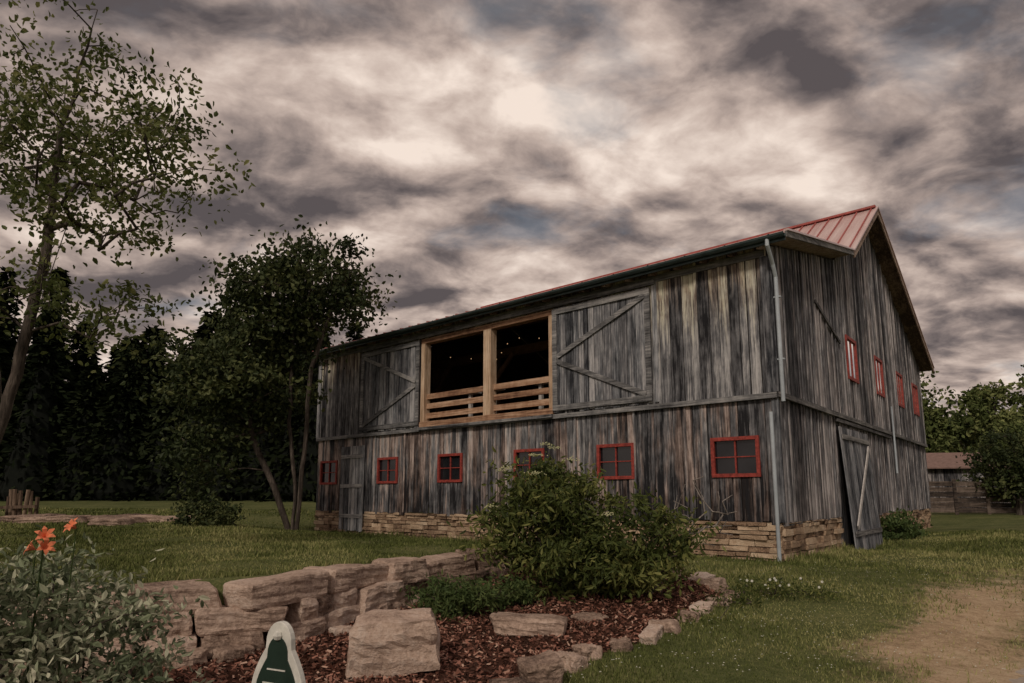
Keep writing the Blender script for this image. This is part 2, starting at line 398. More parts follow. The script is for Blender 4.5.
planks(gu,0,GW,c(ZS),c(ZB+.05),[(4.35,7.0,0,3.05)],mG,0.,width=.25,battens=.75,rag=.08)
up.make('upper_wall_boards',M_up,barn); lo.make('lower_wall_boards',M_low,barn); gu.make('gable_boards',M_gab,barn)
bk=MB()
bk.hexa([(-LW,.0,ZS),(-LW,GW,ZS),(-LW-.05,GW,ZS),(-LW-.05,0,ZS),(-LW,0,ZE-.1),(-LW,GW,ZE-.1),(-LW-.05,GW,ZE-.1),(-LW-.05,0,ZE-.1)])
for a,b_ in((.01,5.3),(5.3,9.2),(9.2,GW)):
    bk.hexa([(-LW-.05,a,ZE-.1),(-LW,a,ZE-.1),(-LW,b_,ZE-.1),(-LW-.05,b_,ZE-.1),(-LW-.05,a,rz(a)-.02),(-LW,a,rz(a)-.02),(-LW,b_,rz(b_)-.02),(-LW-.05,b_,rz(b_)-.02)])
bk.box(-LW,0,GW,GW+.05,0,ZE)
bk.box(-LW+.03,-.03,.03,GW-.03,3.2,3.36)
for xx in np.arange(-14,-1,3.1):
    bk.box(xx-.12,xx+.12,3.5,3.74,3.36,7.1); bk.box(xx-.12,xx+.12,13,13.24,3.36,8.2)
    bk.beam((xx,3.4,5.2),(xx+1.0,3.4,6.2),.1,.12)
bk.box(-LW+.1,-.1,3.48,3.76,6.2,6.45)
bk.make('interior_structure',M_inside,barn)
fd=MB()
def found(u0,u1,mp):
    z=-.35
    while z<ZS-.03:
        h=min(random.uniform(.07,.15),ZS-z); u=u0
        while u<u1:
            L=random.uniform(.18,.62); b=min(u+L,u1); d=random.uniform(.0,.09)
            P=[mp(u,-.2,z),mp(b-.014,-.2,z),mp(b-.014,d,z),mp(u,d,z),mp(u,-.2,z+h-.014),mp(b-.014,-.2,z+h-.014),mp(b-.014,d,z+h-.014),mp(u,d,z+h-.014)]
            P=[(p[0]+random.uniform(-.016,.016),p[1]+random.uniform(-.016,.016),p[2]+random.uniform(-.012,.012)) for p in P]
            fd.hexa(P); u=b
        z+=h
found(-LW,0.,mL); found(0,4.2,mG); found(7.1,GW,mG)
fd.box(-LW+.05,-.05,.1,.18,-.4,ZS-.01,.1); fd.box(-.18,-.1,.2,4.1,-.4,ZS-.01,.1); fd.box(-.18,-.1,7.2,GW,-.4,ZS-.01,.1)
fd.make('stone_foundation',M_found,barn)
tr=MB()
tr.box(-LW,.09,-.15,-.085,ZB-.06,ZB+.05)
tr.box(OP0-.0,OP1+.0,-.24,-.152,ZB-.03,ZB+.05)
tr.box(-LW-.05,0,-.14,-.10,ZE-.30,ZE-.14)
tr.box(OP0-3.1,OP1+3.0,-.20,-.145,6.17,6.27)
tr.make('belt_and_track_boards',M_braceX,barn)
tg=MB(); tg.box(.115,.17,-.15,GW,ZB-.06,ZB+.05); tg.box(.10,.16,4.1,10.8,3.12,3.2)
tg.beam((.14,2.9,5.95),(.14,5.0,5.3),.04,.09)
tg.make('gable_belt_board',M_braceY,barn)
cp=MB(); cp.box(-.10,.135,-.137,-.05,ZB+.06,ZE-.3); cp.box(-.05,.095,-.082,-.02,ZS,ZB-.07); cp.box(-LW-.06,-LW+.1,-.13,-.09,ZB+.06,ZE-.3); cp.box(-2.62,-2.5,-.14,-.09,ZB+.1,ZE-.3)
cp.make('corner_boards',M_door,barn)
dr=MB(); db=MB()
for x0,x1,tipx in((-13.7,-10.72,1),(-5.5,-2.66,0)):
    z0,z1=3.40,6.14
    planks(dr,x0,x1,c(z0),c(z1),[],mL,.11,width=.2,thick=.03)
    y=-.18
    for zc in(z0+.1,z1-.1): db.box(x0,x1,y-.018,y+.02,zc-.07,zc+.07)
    for xc in(x0+.07,x1-.07): db.box(xc-.07,xc+.07,y-.014,y+.02,z0+.172,z1-.172)
    tx,ox=(x1-.15,x0+.15) if tipx else (x0+.15,x1-.15)
    zm=(z0+z1)/2
    db.beam((tx,y-.012,zm+.06),(ox,y-.012,z1-.2),.03,.12,up=(0,0,1)); db.beam((tx,y-.012,zm-.06),(ox,y-.012,z0+.2),.03,.12)
dr.make('loft_door_boards',M_door,barn); db.make('loft_door_braces',M_braceX,barn)
nz=MB(); nxm=MB()
for xc,w in((-10.6,.16),(-7.87,.28),(-5.6,.12)): nz.box(xc-w/2,xc+w/2,-.13,.12,OZ0+.1,OZ1-.12)
nxm.box(OP0,OP1,-.13,.1,OZ1-.12,OZ1+.03)
nxm.box(OP0,OP1,-.17,.08,OZ0-.06,OZ0+.1)
for xa,xb in((OP0+.1,-8.02),(-7.72,OP1-.05)):
    for zz in(3.72,4.02,4.32): nxm.box(xa,xb,-.01,.05,zz-.08,zz+.08)
nz.make('opening_posts',M_newz,barn); nxm.make('opening_rails',M_newx,barn)
bl=MB()
def ball(mb,c,r,sz=1.):
    V=[];F=[]
    for i in range(5):
        ph=math.pi*(i+.02)/4.04
        for j in range(6): th=j*math.pi/3; V.append((c[0]+r*math.sin(ph)*math.cos(th),c[1]+r*math.sin(ph)*math.sin(th),c[2]+r*math.cos(ph)*sz))
    for i in range(4):
        for j in range(6): F.append((i*6+j,i*6+(j+1)%6,i*6+6+(j+1)%6,i*6+6+j))
    mb.add(V,F)
for k in range(12):
    u=-12+k*.62; ball(bl,(u,2.4+.6*math.sin(k*.8),6.05+.13*math.cos(k*1.05)),.014)
bl.make('string_lights',M_bulb,barn)
tb=MB()
for u in(-9.6,-8.6,-6.8,-5.9): tb.box(u-.28,u+.28,.8,1.2,4.45,4.5); tb.box(u-.05,u+.05,.95,1.05,3.36,4.45)
tb.make('loft_tables',M_pale,barn)
wr=MB();wg=MB();wg2=MB()
for i,w in enumerate(WIN):
    x0,x1,z0,z1=w-.46,w+.46,1.72,2.45; f=.055
    for a,b_,cc,dd in((x0-f,x1+f,z1-.02,z1+f),(x0-f,x1+f,z0-f,z0+.02),(x0-f,x0+.02,z0+.02,z1-.02),(x1-.02,x1+f,z0+.02,z1-.02)):
        wr.box(a,b_,-.085,-.02,cc,dd)
    wr.box(w-.016,w+.016,-.045,-.008,z0+.02,z1-.02); 
    wr.box(x0+.02,w-.016,-.043,-.01,(z0+z1)/2-.011,(z0+z1)/2+.011); wr.box(w+.016,x1-.02,-.043,-.01,(z0+z1)/2-.011,(z0+z1)/2+.011)
    wg.box(x0,x1,-.004,.01,z0,z1)
for s in(6.3,9.8,13.2,16.4):
    y0,y1,z0,z1=s-.5,s+.5,4.5,5.6; f=.07
    for a,b_,cc,dd in((y0-f,y1+f,z1-.02,z1+f),(y0-f,y1+f,z0-f,z0+.02),(y0-f,y0+.02,z0+.02,z1-.02),(y1-.02,y1+f,z0+.02,z1-.02)):
        wr.box(.07,.145,a,b_,cc,dd)
    wr.box(.10,.13,s-.018,s+.018,z0+.02,z1-.02)
    wg2.box(.05,.105,y0,y1,z0,z1)
wr.make('red_window_frames',M_red,barn); wg.make('window_glass',M_glass,barn); wg2.make('gable_window_glass',M_glass2,barn)
ld=MB(); planks(ld,-14.75,-13.45,c(.12),c(2.95),[],mL,.09,width=.17)
ld.make('lower_door',M_door,barn)
lb=MB(); 
for zz in(.6,1.6,2.6): lb.box(-14.72,-13.48,-.17,-.149,zz-.06,zz+.06)
lb.make('lower_door_ledges',M_braceX,barn)
gd=MB()
def mD(u,d,z): return (.12+d+(3.05-z)*.06,u,z)
planks(gd,4.2,7.15,c(-.12),c(3.0),[],mD,.0,width=.2)
gd.make('gable_door_boards',M_door,barn)
gb=MB(); 
def P3(u,z,o=.07): return mD(u,o,z)
gb.beam(P3(4.25,.35),P3(7.1,.35),.03,.12); gb.beam(P3(4.25,2.75),P3(7.1,2.75),.03,.12)
gb.make('gable_door_ledges',M_braceY,barn)
gb=MB(); gb.beam(P3(4.45,.5,.085),P3(6.9,2.6,.085),.03,.13); gb.make('gable_door_brace',M_pale,barn)
gr=MB(); gr.box(.0,.05,4.15,4.3,-.3,3.1); gr.box(.0,.05,7.0,7.15,-.3,3.1); gr.box(-.02,.0-.001,4.2,7.1,-.3,3.1); gr.make('gable_door_jambs',M_gab,barn)
# roof
rf=MB(); sf=MB(); rk=MB(); sm=MB(); rkd=MB()
x0,x1=-LW-.5,.55; ov=.10; th=.05
for i in range(3):
    (ya,za),(yb,zb_)=PR[i],PR[i+1]; za+=ov; zb_+=ov
    rf.hexa([(x0,ya,za),(x1,ya,za),(x1,yb,zb_),(x0,yb,zb_),(x0,ya,za+th),(x1,ya,za+th),(x1,yb,zb_+th),(x0,yb,zb_+th)])
    e0=.03 if i==0 else 0; e1=.03 if i==2 else 0
    sf.hexa([(x0+.03,ya+e0,za-.06),(x1-.03,ya+e0,za-.06),(x1-.03,yb-e1,zb_-.06),(x0+.03,yb-e1,zb_-.06),
             (x0+.03,ya+e0,za-.004),(x1-.03,ya+e0,za-.004),(x1-.03,yb-e1,zb_-.004),(x0+.03,yb-e1,zb_-.004)])
    x=x0+.05
    while x<x1:
        sm.beam((x,ya+.02,za+th+.015),(x,yb-.02,zb_+th+.015),.035,.04); x+=.42
    wd=.20 if i else .12
    (rk if i else rkd).beam((x1+.02,ya,za-wd/2+.03),(x1+.02,yb,zb_-wd/2+.03),.04,wd); rk.beam((x0-.02,ya,za-.07),(x0-.02,yb,zb_-.07),.04,.2)
    rf.beam((x1+.025,ya,za+th+.004),(x1+.025,yb,zb_+th+.004),.09,.04)
sm.box(x0,x1,9.05,9.35,PR[2][1]+ov+th-.02,PR[2][1]+ov+th+.045)
rf.make('metal_roof',M_roof,barn); sm.make('roof_seams',M_seam,barn); sf.make('roof_soffit',M_soff,barn); rk.make('rake_boards',M_soff,barn); rkd.make('front_rake_trim',M_braceY,barn)
yo=.5; ze=PR[0][1]+ov
rt=MB()
for k in np.arange(-LW+.2,0,.62): rt.beam((k,-yo+.06,ze-.12),(k,.1,ze-.12+.226*.54),.06,.11)
rt.make('rafter_tails',M_soff,barn)
gt=MB(); n=7
prof=[(-yo-.01+.075*math.cos(a)-.065,ze-.02-.08*math.sin(a)) for a in np.linspace(0,math.pi,n)]
V=[];F=[]
for X_ in(x0-.02,x1+.02):
    for (py,pz) in prof: V.append((X_,py,pz))
for i in range(n-1): F.append((i,i+1,n+i+1,n+i))
gt.add(V,F); gt.box(x0,x1,-yo-.006,-yo+.024,ze-.15,ze-.03)
for X_ in np.arange(x0,x1,.9): gt.box(X_,X_+.03,-yo-.16,-yo,ze-.02,ze-.008)
gt.make('gutter',M_gut,barn)
ds=MB()
ds.tube([(.22,-yo-.08,ze-.06),(.22,-yo-.08,ze-.2),(.2,-.25,ze-.5),(.2,-.12,ze-.75),(.2,-.12,3.15)],.04,12)
ds.tube([(-.03,-.2,2.95),(-.03,-.2,-.1)],.038,12)
for zz in(5.3,4.0): ds.box(.13,.27,-.13,-.06,zz,zz+.03)
ds.tube([(.2,10.9,4.2),(.2,10.9,3.3),(.2,10.9,2.0)],.03,8)
ds.make('downspout',M_pipe,barn)
# ------------------------------------------------------------------ retaining wall & rocks
wl=MB()
seg=WALL[1:7]
def along(s):
    for i in range(len(seg)-1):
        d=seg[i+1]-seg[i]; L=np.hypot(*d)
        if s<=L: return seg[i]+d*s/L, math.atan2(d[1],d[0])
        s-=L
    return seg[-1],math.atan2(d[1],d[0])
TL=sum(np.hypot(*(seg[i+1]-seg[i])) for i in range(len(seg)-1))
for ci,(zc,hh,lo_,hi_) in enumerate(((-.20,.16,.35,.85),(.03,.15,.3,.9),(.27,.155,.6,1.2))):
    s=0.1*ci
    while s<TL:
        L=random.uniform(lo_,hi_); 
        if ci<2 and random.random()<.3: L*=.55
        p,a=along(min(s+L/2,TL)); nrm=np.array([math.sin(a),-math.cos(a)])
        off=.10-ci*.03+random.uniform(-.05,.06)
        h2=hh*random.uniform(.82,1.02)
        rock(wl,(p[0]+nrm[0]*off,p[1]+nrm[1]*off,zc+random.uniform(-.015,.015)),(L/2*.96,.26+random.uniform(-.03,.05),h2),a+random.uniform(-.05,.05),rnd=.6,amp=.17,tilt=.045)
        s+=L
for k in range(14):
    p,a=along(random.uniform(1,TL)); nrm=np.array([math.sin(a),-math.cos(a)])
    rock(wl,(p[0]+nrm[0]*.42,p[1]+nrm[1]*.42,-.27),(random.uniform(.1,.2),.12,.08),random.random()*3,rnd=.8,amp=.25)
wl.make('stone_retaining_wall',M_wall)
for nm,cpos,hf,yw in(('boulder',(-1.12,6.35,-.08),(.41,.32,.26),.15),('boulder',(.2,7.75,-.2),(.42,.26,.11),-.1),('boulder',(.95,8.15,-.25),(.2,.16,.1),.4),
                 ('boulder',(.25,5.95,-.24),(.17,.15,.11),.3)):
    r=MB(); rock(r,cpos,hf,yw,rnd=.6,amp=.2,tilt=.08); r.make(nm,M_wall)
ed=MB(); ep=[(2.7,11.0),(3.0,10.6),(3.12,10.2),(3.12,9.75),(3.1,9.3),(2.8,8.95),(2.45,8.5),(2.1,8.1),(1.8,7.7),(1.5,7.35),(1.1,7.05),(.8,6.75),(.5,6.4),(.02,5.7),(-.05,5.3)]
for (x,y) in ep:
    rock(ed,(x+random.uniform(-.06,.06),y+random.uniform(-.06,.06),float(H(x,y))+.03),(random.uniform(.09,.22),random.uniform(.08,.15),random.uniform(.05,.10)),random.uniform(0,3),rnd=.8,amp=.3,tilt=.15)
ed.make('edging_stones',M_wall)
sl=MB()
for x,y,a in((-13.6,19.4,1.0),(-12.2,19.8,1.1),(-10.9,20.1,.9),(-12.6,20.6,1.),(-11.6,19.0,.5),(-14.6,19.8,.8)):
    rock(sl,(x,y,float(H(x,y))+.06),(a,.5,.13),random.uniform(-.2,.2),rnd=.7,amp=.3)
sl.make('flat_rock_ledge',M_wall)
# ------------------------------------------------------------------ vegetation
def leaves(P,L,W,droop=.3,fold=.35):
    n=len(P); a=rng.normal(size=(n,3)); a[:,2]-=droop; a/=np.linalg.norm(a,axis=1)[:,None]
    r=rng.normal(size=(n,3))
    b=np.cross(a,r); b/=np.linalg.norm(b,axis=1)[:,None]+1e-9
    nn=np.cross(a,b); s=rng.uniform(.6,1.25,n)[:,None]; L=L*s;W=W*s
    V=np.stack([P,P+a*L*.3+b*W*.5+nn*W*fold*.5,P+a*L*.68+b*W*.38+nn*W*fold*.4,P+a*L-nn*L*.06,P+a*L*.68-b*W*.38+nn*W*fold*.4,P+a*L*.3-b*W*.5+nn*W*fold*.5],1)
    i=np.arange(n)[:,None]*6
    F=np.concatenate([i+np.array([0,1,2,3]),i+np.array([0,3,4,5])])
    return V.reshape(-1,3),F
def ell(ells,n,mind=.2,shell=.0,ok=None):
    out=[]; tries=0; vols=np.array([e[1][0]*e[1][1]*e[1][2]*(e[2] if len(e)>2 else 1) for e in ells]); vols=vols/vols.sum()
    while len(out)<n and tries<n*60:
        tries+=1; e=ells[rng.choice(len(ells),p=vols)]
        d=rng.normal(size=3); d/=np.linalg.norm(d); r=rng.random()**(1/3.); r=shell+(1-shell)*r
        r*=.82+.28*noise.noise(Vector(d*1.8)+Vector(e[0]))*1.8+.14*rng.random()
        p=np.array(e[0])+d*r*np.array(e[1])
        if ok and not ok(p): continue
        if all(((p-q)**2).sum()>mind*mind for q in out[-200:]): out.append(p)
    return np.array(out)
def tree(name,trunks,targets,r_tip,leafL,leafW,nleaf,sigma,lmat,bmat=None,first=2,seglen=.45,expo=.5,along_leaf=0.0,up=.8,rmin=0,jit=.05,var=.5):
    par=empty(name,tuple(trunks[0][0])); inv=np.array(trunks[0][0])
    N=[];PA=[];ok=[]
    for tk in trunks:
        for i,p in enumerate(tk):
            if i==0: N.append(np.array(p,float));PA.append(-1);ok.append(False);continue
            q=N[-1]; k=max(1,int(np.linalg.norm(np.array(p)-q)/seglen))
            for j in range(1,k+1):
                N.append(q+(np.array(p)-q)*j/k+rng.normal(size=3)*.012); PA.append(len(N)-2); ok.append(i>=first)
    T=np.array(targets); base=np.array([n for n,o in zip(N,ok) if o])
    dd=np.array([np.min(np.linalg.norm(base-t,axis=1)) for t in T]); T=T[np.argsort(dd)]
    ends=[]
    for t in T:
        arr=np.array(N); d=np.linalg.norm(arr-t,axis=1); cost=d+up*np.maximum(0,arr[:,2]-t[2]+.25*d); cost[~np.array(ok)]=1e9
        i=int(np.argmin(cost)); d=d[i]; k=max(1,int(d/seglen)); q=N[i].copy(); prev=i
        for j in range(1,k+1):
            f=j/k; p=q+(t-q)*f; p[2]+=math.sin(f*math.pi)*d*.08*(1 if up>0 else -1); p+=rng.normal(size=3)*jit*(f<1)
            N.append(p);PA.append(prev);ok.append(True);prev=len(N)-1
        ends.append(prev)
    cnt=np.zeros(len(N)); 
    for e in ends: cnt[e]+=1
    for i in range(len(N)-1,-1,-1):
        if PA[i]>=0: cnt[PA[i]]+=cnt[i]
    R=np.maximum(r_tip*np.maximum(cnt,1)**expo,rmin)
    n=6; V=[];F=[];k=0
    for i in range(len(N)):
        if PA[i]<0: continue
        p,q=Vector(N[PA[i]]-inv),Vector(N[i]-inv); d=(q-p)
        if d.length<1e-5: continue
        d.normalize(); a=d.cross(Vector((.3,.9,.1))).normalized(); b=d.cross(a); r0=R[PA[i]] if cnt[PA[i]]<cnt[i]*2.5+1 else R[i]*1.15
        p=p-d*r0*.3
        for (cc,r) in((p,r0),(q,R[i])):
            for j in range(n): th=2*math.pi*j/n; V.append(tuple(cc+(a*math.cos(th)+b*math.sin(th))*r))
        for j in range(n): F.append((k+j,k+(j+1)%n,k+n+(j+1)%n,k+n+j))
        k+=2*n
    np_mesh('trunk_and_limbs',V,F,bmat or M_bark,par,np.full(len(V),.4),smooth=True)
    if nleaf:
        P=[];TI=[]
        for t in T:
            m=int(nleaf*rng.uniform(1-var,1+var)); s=sigma*rng.uniform(.65,1.35)
            P.append(t+rng.normal(size=(m,3))*np.array([s,s,s*.6])); TI.append(np.clip(rng.random()*.45+rng.random(m)*.55,0,1))
        if along_leaf:
            for i in range(len(N)):
                if ok[i] and cnt[i]<=3:
                    m=rng.poisson(along_leaf)
                    if m: P.append(N[i]+rng.normal(size=(m,3))*sigma*.5); TI.append(rng.random(m))
        P=np.concatenate(P)-inv; TI=np.concatenate(TI)
        V,F=leaves(P,leafL,leafW)
        np_mesh('foliage',V,F,lmat,par,np.repeat(TI,6))
    return par
L_ap=leafmat('apple_leaves',(.04,.055,.015),(.10,.125,.038),(.23,.235,.09),.4)
L_dk=leafmat('maple_leaves',(.016,.026,.010),(.045,.062,.022),(.13,.145,.055),.25)
L_el=leafmat('elder_leaves',(.026,.040,.012),(.09,.115,.030),(.26,.26,.085),.3)
L_fern=leafmat('fern_leaves',(.035,.06,.02),(.08,.12,.038),(.16,.20,.07),.3)
L_var=leafmat('variegated_leaves',(.07,.095,.05),(.22,.26,.155),(.68,.66,.50),.25)
L_far=leafmat('far_leaves',(.04,.055,.02),(.10,.125,.045),(.22,.235,.095),0)
t1=ell([((-7.4,9.2,7.4),(1.7,1.5,2.3),.9),((-5.75,8.8,5.9),(1.55,1.3,1.5),1.6),((-6.5,9.1,4.1),(1.6,1.3,.9))],132,.29)
tree('young_tree',[[(-7.9,9.2,-.0+.4),(-7.65,9.2,1.3),(-7.35,9.2,2.4),(-6.95,9.1,4.6),(-6.85,9.0,6.5),(-6.5,9.0,8.8)],[(-7.1,9.15,3.6),(-6.6,9.0,5.2),(-5.6,8.8,6.9)],[(-7.35,9.2,2.4),(-7.9,9.3,4.5),(-8.2,9.5,7.5)]],t1,.0065,.10,.056,54,.23,L_ap,first=3,along_leaf=1.4,seglen=.3,var=.9)
okf=lambda p: not(p[0]/p[1]>-.318 and p[2]<6.6) and not(p[0]/p[1]>-.20)
t2=ell([((-6.3,18.8,7.1),(2.5,2.0,1.8)),((-8.0,18.6,4.7),(2.1,1.8,2.0),1.1),((-8.8,18.1,2.6),(1.2,1.1,1.4),.9)],215,.36,ok=okf)
hz=float(H(-6.3,18.9))
tree('maple_tree',[[(-6.35,18.9,hz-.1),(-6.35,18.9,1.6),(-6.6,18.8,3.4),(-6.6,18.8,6.3)],[(-6.45,19,hz-.1),(-6.9,18.8,1.5),(-7.6,18.6,3.0),(-8.0,18.5,5.2)],[(-6.25,18.85,hz-.1),(-6.1,18.8,2.5),(-6.0,18.7,5.0),(-5.3,18.5,7.0)]],t2,.009,.16,.10,105,.33,L_dk,first=2,along_leaf=2,var=.8)
s1=ell([((-8.2,17.6,.75),(.9,.6,.45))],26,.2); tree('low_shrub',[[(-8.2,17.6,.2),(-8.2,17.6,.5),(-8.2,17.6,.8)]],s1,.006,.12,.07,70,.15,L_dk,first=1,seglen=.25)
b1=ell([((.55,9.5,1.12),(.9,.75,.88),1.3),((.85,9.3,.4),(1.25,.8,.65),1.1),((2.0,9.3,.68),(.75,.6,.62),.85)],135,.17)
st=[[(1.0+dx,9.3+dy,-.25),(1.0+dx*2.2,9.35+dy*2,.25),(1.0+dx*4.5,9.4+dy*3,.95)] for dx,dy in((-.18,0),(-.08,.1),(.05,-.06),(.16,.05),(.24,.0))]
tree('elder_bush',st,b1,.006,.115,.04,105,.15,L_el,first=1,along_leaf=2,seglen=.25,expo=.42,var=.8)
um=MB()
for k in range(26):
    d=rng.normal(size=3); d/=np.linalg.norm(d); c0=np.array((.7,9.3,1.05))+d*np.array((1.05,.85,.95)); 
    if c0[2]<.8: continue
    for j in range(26):
        q=c0+np.array((rng.normal()*.05,rng.normal()*.05,rng.normal()*.012+.05)); um.box(q[0]-.007,q[0]+.007,q[1]-.007,q[1]+.007,q[2]-.006,q[2]+.006)
um.make('elder_flowers',simple('cream_flower',(.42,.42,.24),.8))
db_t=ell([((2.75,9.6,1.05),(.7,.6,.65))],40,.15)
tree('dead_branches',[[(2.1,9.4,-.2),(2.2,9.45,.2),(2.5,9.5,.6)],[(1.9,9.4,-.2),(2.3,9.5,.3),(2.7,9.6,.9)]],db_t,.0055,0,0,0,0,None,M_twig,first=1,seglen=.2,expo=.38,jit=.03)
f1=ell([((-.7,8.5,-.02),(.6,.45,.28)),((-.1,8.9,-.05),(.4,.4,.25))],60,.1)
tree('fern_plant',[[(-.6,8.5,-.3),(-.6,8.5,-.15),(-.6,8.5,-.02)]],f1,.003,.085,.022,70,.09,L_fern,first=1,seglen=.15)
w1=ell([((3.6,9.4,-.04),(.5,.4,.16)),((2.95,8.9,-.1),(.35,.3,.12)),((4.3,9.2,-.07),(.3,.3,.08),.4),((2.3,8.0,-.18),(.35,.25,.11))],50,.1)
tree('flowering_weeds',[[(3.6,9.4,-.15),(3.6,9.4,-.08),(3.7,9.3,.0)]],w1,.002,.065,.022,45,.11,L_el,first=1,seglen=.2)
fl=MB()
for k in range(14):
    x,y,z=3.2+rng.random()*1.1,9.0+rng.random()*.5,.03+rng.random()*.16
    for j in range(5): 
        a=j*1.257; fl.box(x+.01*math.cos(a)-.006,x+.01*math.cos(a)+.006,y-.006,y+.006,z+.01*math.sin(a)-.006,z+.01*math.sin(a)+.006)
fl.make('white_flowers',simple('white_petal',(.7,.7,.62),.7))
w2=ell([((11.2,19.0,.3),(.6,.5,.5)),((12.2,20.4,.35),(.5,.5,.45))],40,.12)
tree('wall_weeds',[[(11.2,19.0,-.1),(11.2,19,.1),(11.2,19,.3)]],w2,.003,.12,.06,60,.12,L_fern,first=1,seglen=.2)
v1=ell([((-3.35,4.2,.1),(1.15,.9,.85),1.),((-2.6,4.3,-.1),(.45,.6,.5)),((-3.3,4.4,.5),(.6,.6,.45))],170,.13,shell=.3)
tree('variegated_shrub',[[(-3.2,4.2,-.35),(-3.2,4.2,-.1),(-3.2,4.2,.3)],[(-2.9,4.2,-.35),(-2.75,4.2,-.1),(-2.6,4.3,.1)]],v1,.0035,.07,.028,95,.11,L_var,first=1,seglen=.2,expo=.4)
dl=MB(); M_or=simple('orange_petal',(.70,.21,.10),.5,.3,20); dst=MB(); e=empty('daylily',(-2.8,4.1,0)); PV=[];PF=[]
for (x,y,z,a0,tl) in((-2.86,4.0,1.04,0,.5),(-2.74,4.1,1.09,1,-.4),(-2.83,3.95,.98,2,.9),(-2.98,4.1,.96,.5,-.8)):
    dst.tube([(x+2.8-.1,y-4.1+.1,-.3),(x+2.8-.03,y-4.1+.03,z-.4),(x+2.8,y-4.1,z)],.004,5)
    R=Matrix.Rotation(.9,3,'X')@Matrix.Rotation(tl,3,'Y')
    for j in range(6):
        a=a0+j*math.pi/3; dx,dy=math.cos(a),math.sin(a); px,py=-dy,dx; w=.014
        P=[(0,0,0),(dx*.016,dy*.016,.028),(dx*.034,dy*.034,.048),(dx*.058,dy*.058,.044)]
        ws=[.003,w*.8,w,.002]; base=len(PV)
        for (qx,qy,qz),ww in zip(P,ws):
            for sg_ in(1,-1):
                v=R@Vector((qx+px*ww*sg_,qy+py*ww*sg_,qz)); PV.append((x+2.8+v.x,y-4.1+v.y,z+v.z))
        for s in range(3): b0=base+s*2; PF.append((b0,b0+1,b0+3,b0+2))
np_mesh('petals',PV,PF,M_or,e,np.full(len(PV),.5)); dst.make('stems',L_fern,e)
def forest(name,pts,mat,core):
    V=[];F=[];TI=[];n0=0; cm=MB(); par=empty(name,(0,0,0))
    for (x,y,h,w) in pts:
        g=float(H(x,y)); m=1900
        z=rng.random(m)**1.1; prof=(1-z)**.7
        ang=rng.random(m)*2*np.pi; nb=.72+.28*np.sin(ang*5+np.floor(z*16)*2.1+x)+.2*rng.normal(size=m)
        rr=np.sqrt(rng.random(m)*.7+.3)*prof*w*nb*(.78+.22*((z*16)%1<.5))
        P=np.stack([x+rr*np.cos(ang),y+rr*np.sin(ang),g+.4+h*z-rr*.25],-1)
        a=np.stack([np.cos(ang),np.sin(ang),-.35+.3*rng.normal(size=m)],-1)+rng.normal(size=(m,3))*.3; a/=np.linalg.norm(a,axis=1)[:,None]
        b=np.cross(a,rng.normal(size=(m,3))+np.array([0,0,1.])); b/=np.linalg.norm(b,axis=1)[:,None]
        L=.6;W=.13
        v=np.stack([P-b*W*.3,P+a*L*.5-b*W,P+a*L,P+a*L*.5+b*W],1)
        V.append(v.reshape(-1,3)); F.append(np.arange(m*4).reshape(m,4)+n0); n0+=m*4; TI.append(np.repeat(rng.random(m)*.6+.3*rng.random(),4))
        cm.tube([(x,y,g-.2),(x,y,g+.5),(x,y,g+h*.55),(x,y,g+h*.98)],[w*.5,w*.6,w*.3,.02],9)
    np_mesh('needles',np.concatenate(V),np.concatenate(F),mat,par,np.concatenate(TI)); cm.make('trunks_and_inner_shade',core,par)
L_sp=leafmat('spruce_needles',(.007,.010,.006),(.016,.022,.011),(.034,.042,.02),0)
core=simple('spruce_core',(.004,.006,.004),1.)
pts=[]
for row,(yb,st_) in enumerate(((40,1.9),(43,2.0),(47,2.2))):
    x=-52.
    while x<-12:
        hh=9.6+rng.normal()*1.3+row*1.1+ (3.4 if x<-33 else 0)
        pts.append((x+rng.normal()*.6,yb+rng.normal()*1.0,hh,2.2+rng.random()*.9)); x+=st_
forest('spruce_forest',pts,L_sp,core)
def fartree(name,x,y,h,w,n,mat,L=.35,nl=90):
    g=float(H(x,y)); T=ell([((x,y,g+h*.62),(w,w*.8,h*.38)),((x+w*.3,y,g+h*.4),(w*.8,w*.7,h*.28))],n,.5)
    tree(name,[[(x,y,g-.1),(x+.1,y,g+h*.2),(x,y,g+h*.45),(x,y,g+h*.8)]],T,.02,L,L*.6,nl,w*.14,mat,first=1,seglen=1.,rmin=.02,var=.8)
fartree('broadleaf_tree',30,47,10.0,3.0,60,L_far)
fartree('broadleaf_tree',35,46,9.6,3.3,70,L_far)
fartree('broadleaf_tree',32,52,13.,2.4,38,L_far,.30,40)
fartree('broadleaf_tree',39.5,47,11.5,3.5,60,L_far)
fartree('broadleaf_tree',23.6,30.2,3.9,1.7,70,L_dk,.2,80)
fartree('broadleaf_tree',29.5,38,5.2,2.2,60,L_far,.25)
def hedge():
    T=[]
    for i in range(230):
        x=rng.uniform(18,75); y=62+rng.normal()*3; T.append((x,y,float(H(x,y))+rng.uniform(.3,7.5)))
    for i in range(200):
        x=rng.uniform(-65,-8); y=58+rng.normal()*2; T.append((x,y,float(H(x,y))+rng.uniform(.3,9.0)))
    T=np.array(T); P=np.concatenate([t+rng.normal(size=(75,3))*np.array([1.6,1.2,1.0]) for t in T]); V,F=leaves(P,.7,.5)
    np_mesh('distant_trees',V,F,leafmat('distant_leaves',(.02,.03,.014),(.05,.065,.03),(.10,.12,.05),0),None,np.repeat(rng.random(len(P)),6))
hedge()
sh=empty('small_shed',(24.6,36,float(H(24.5,36))),math.radians(-12)); m=MB()
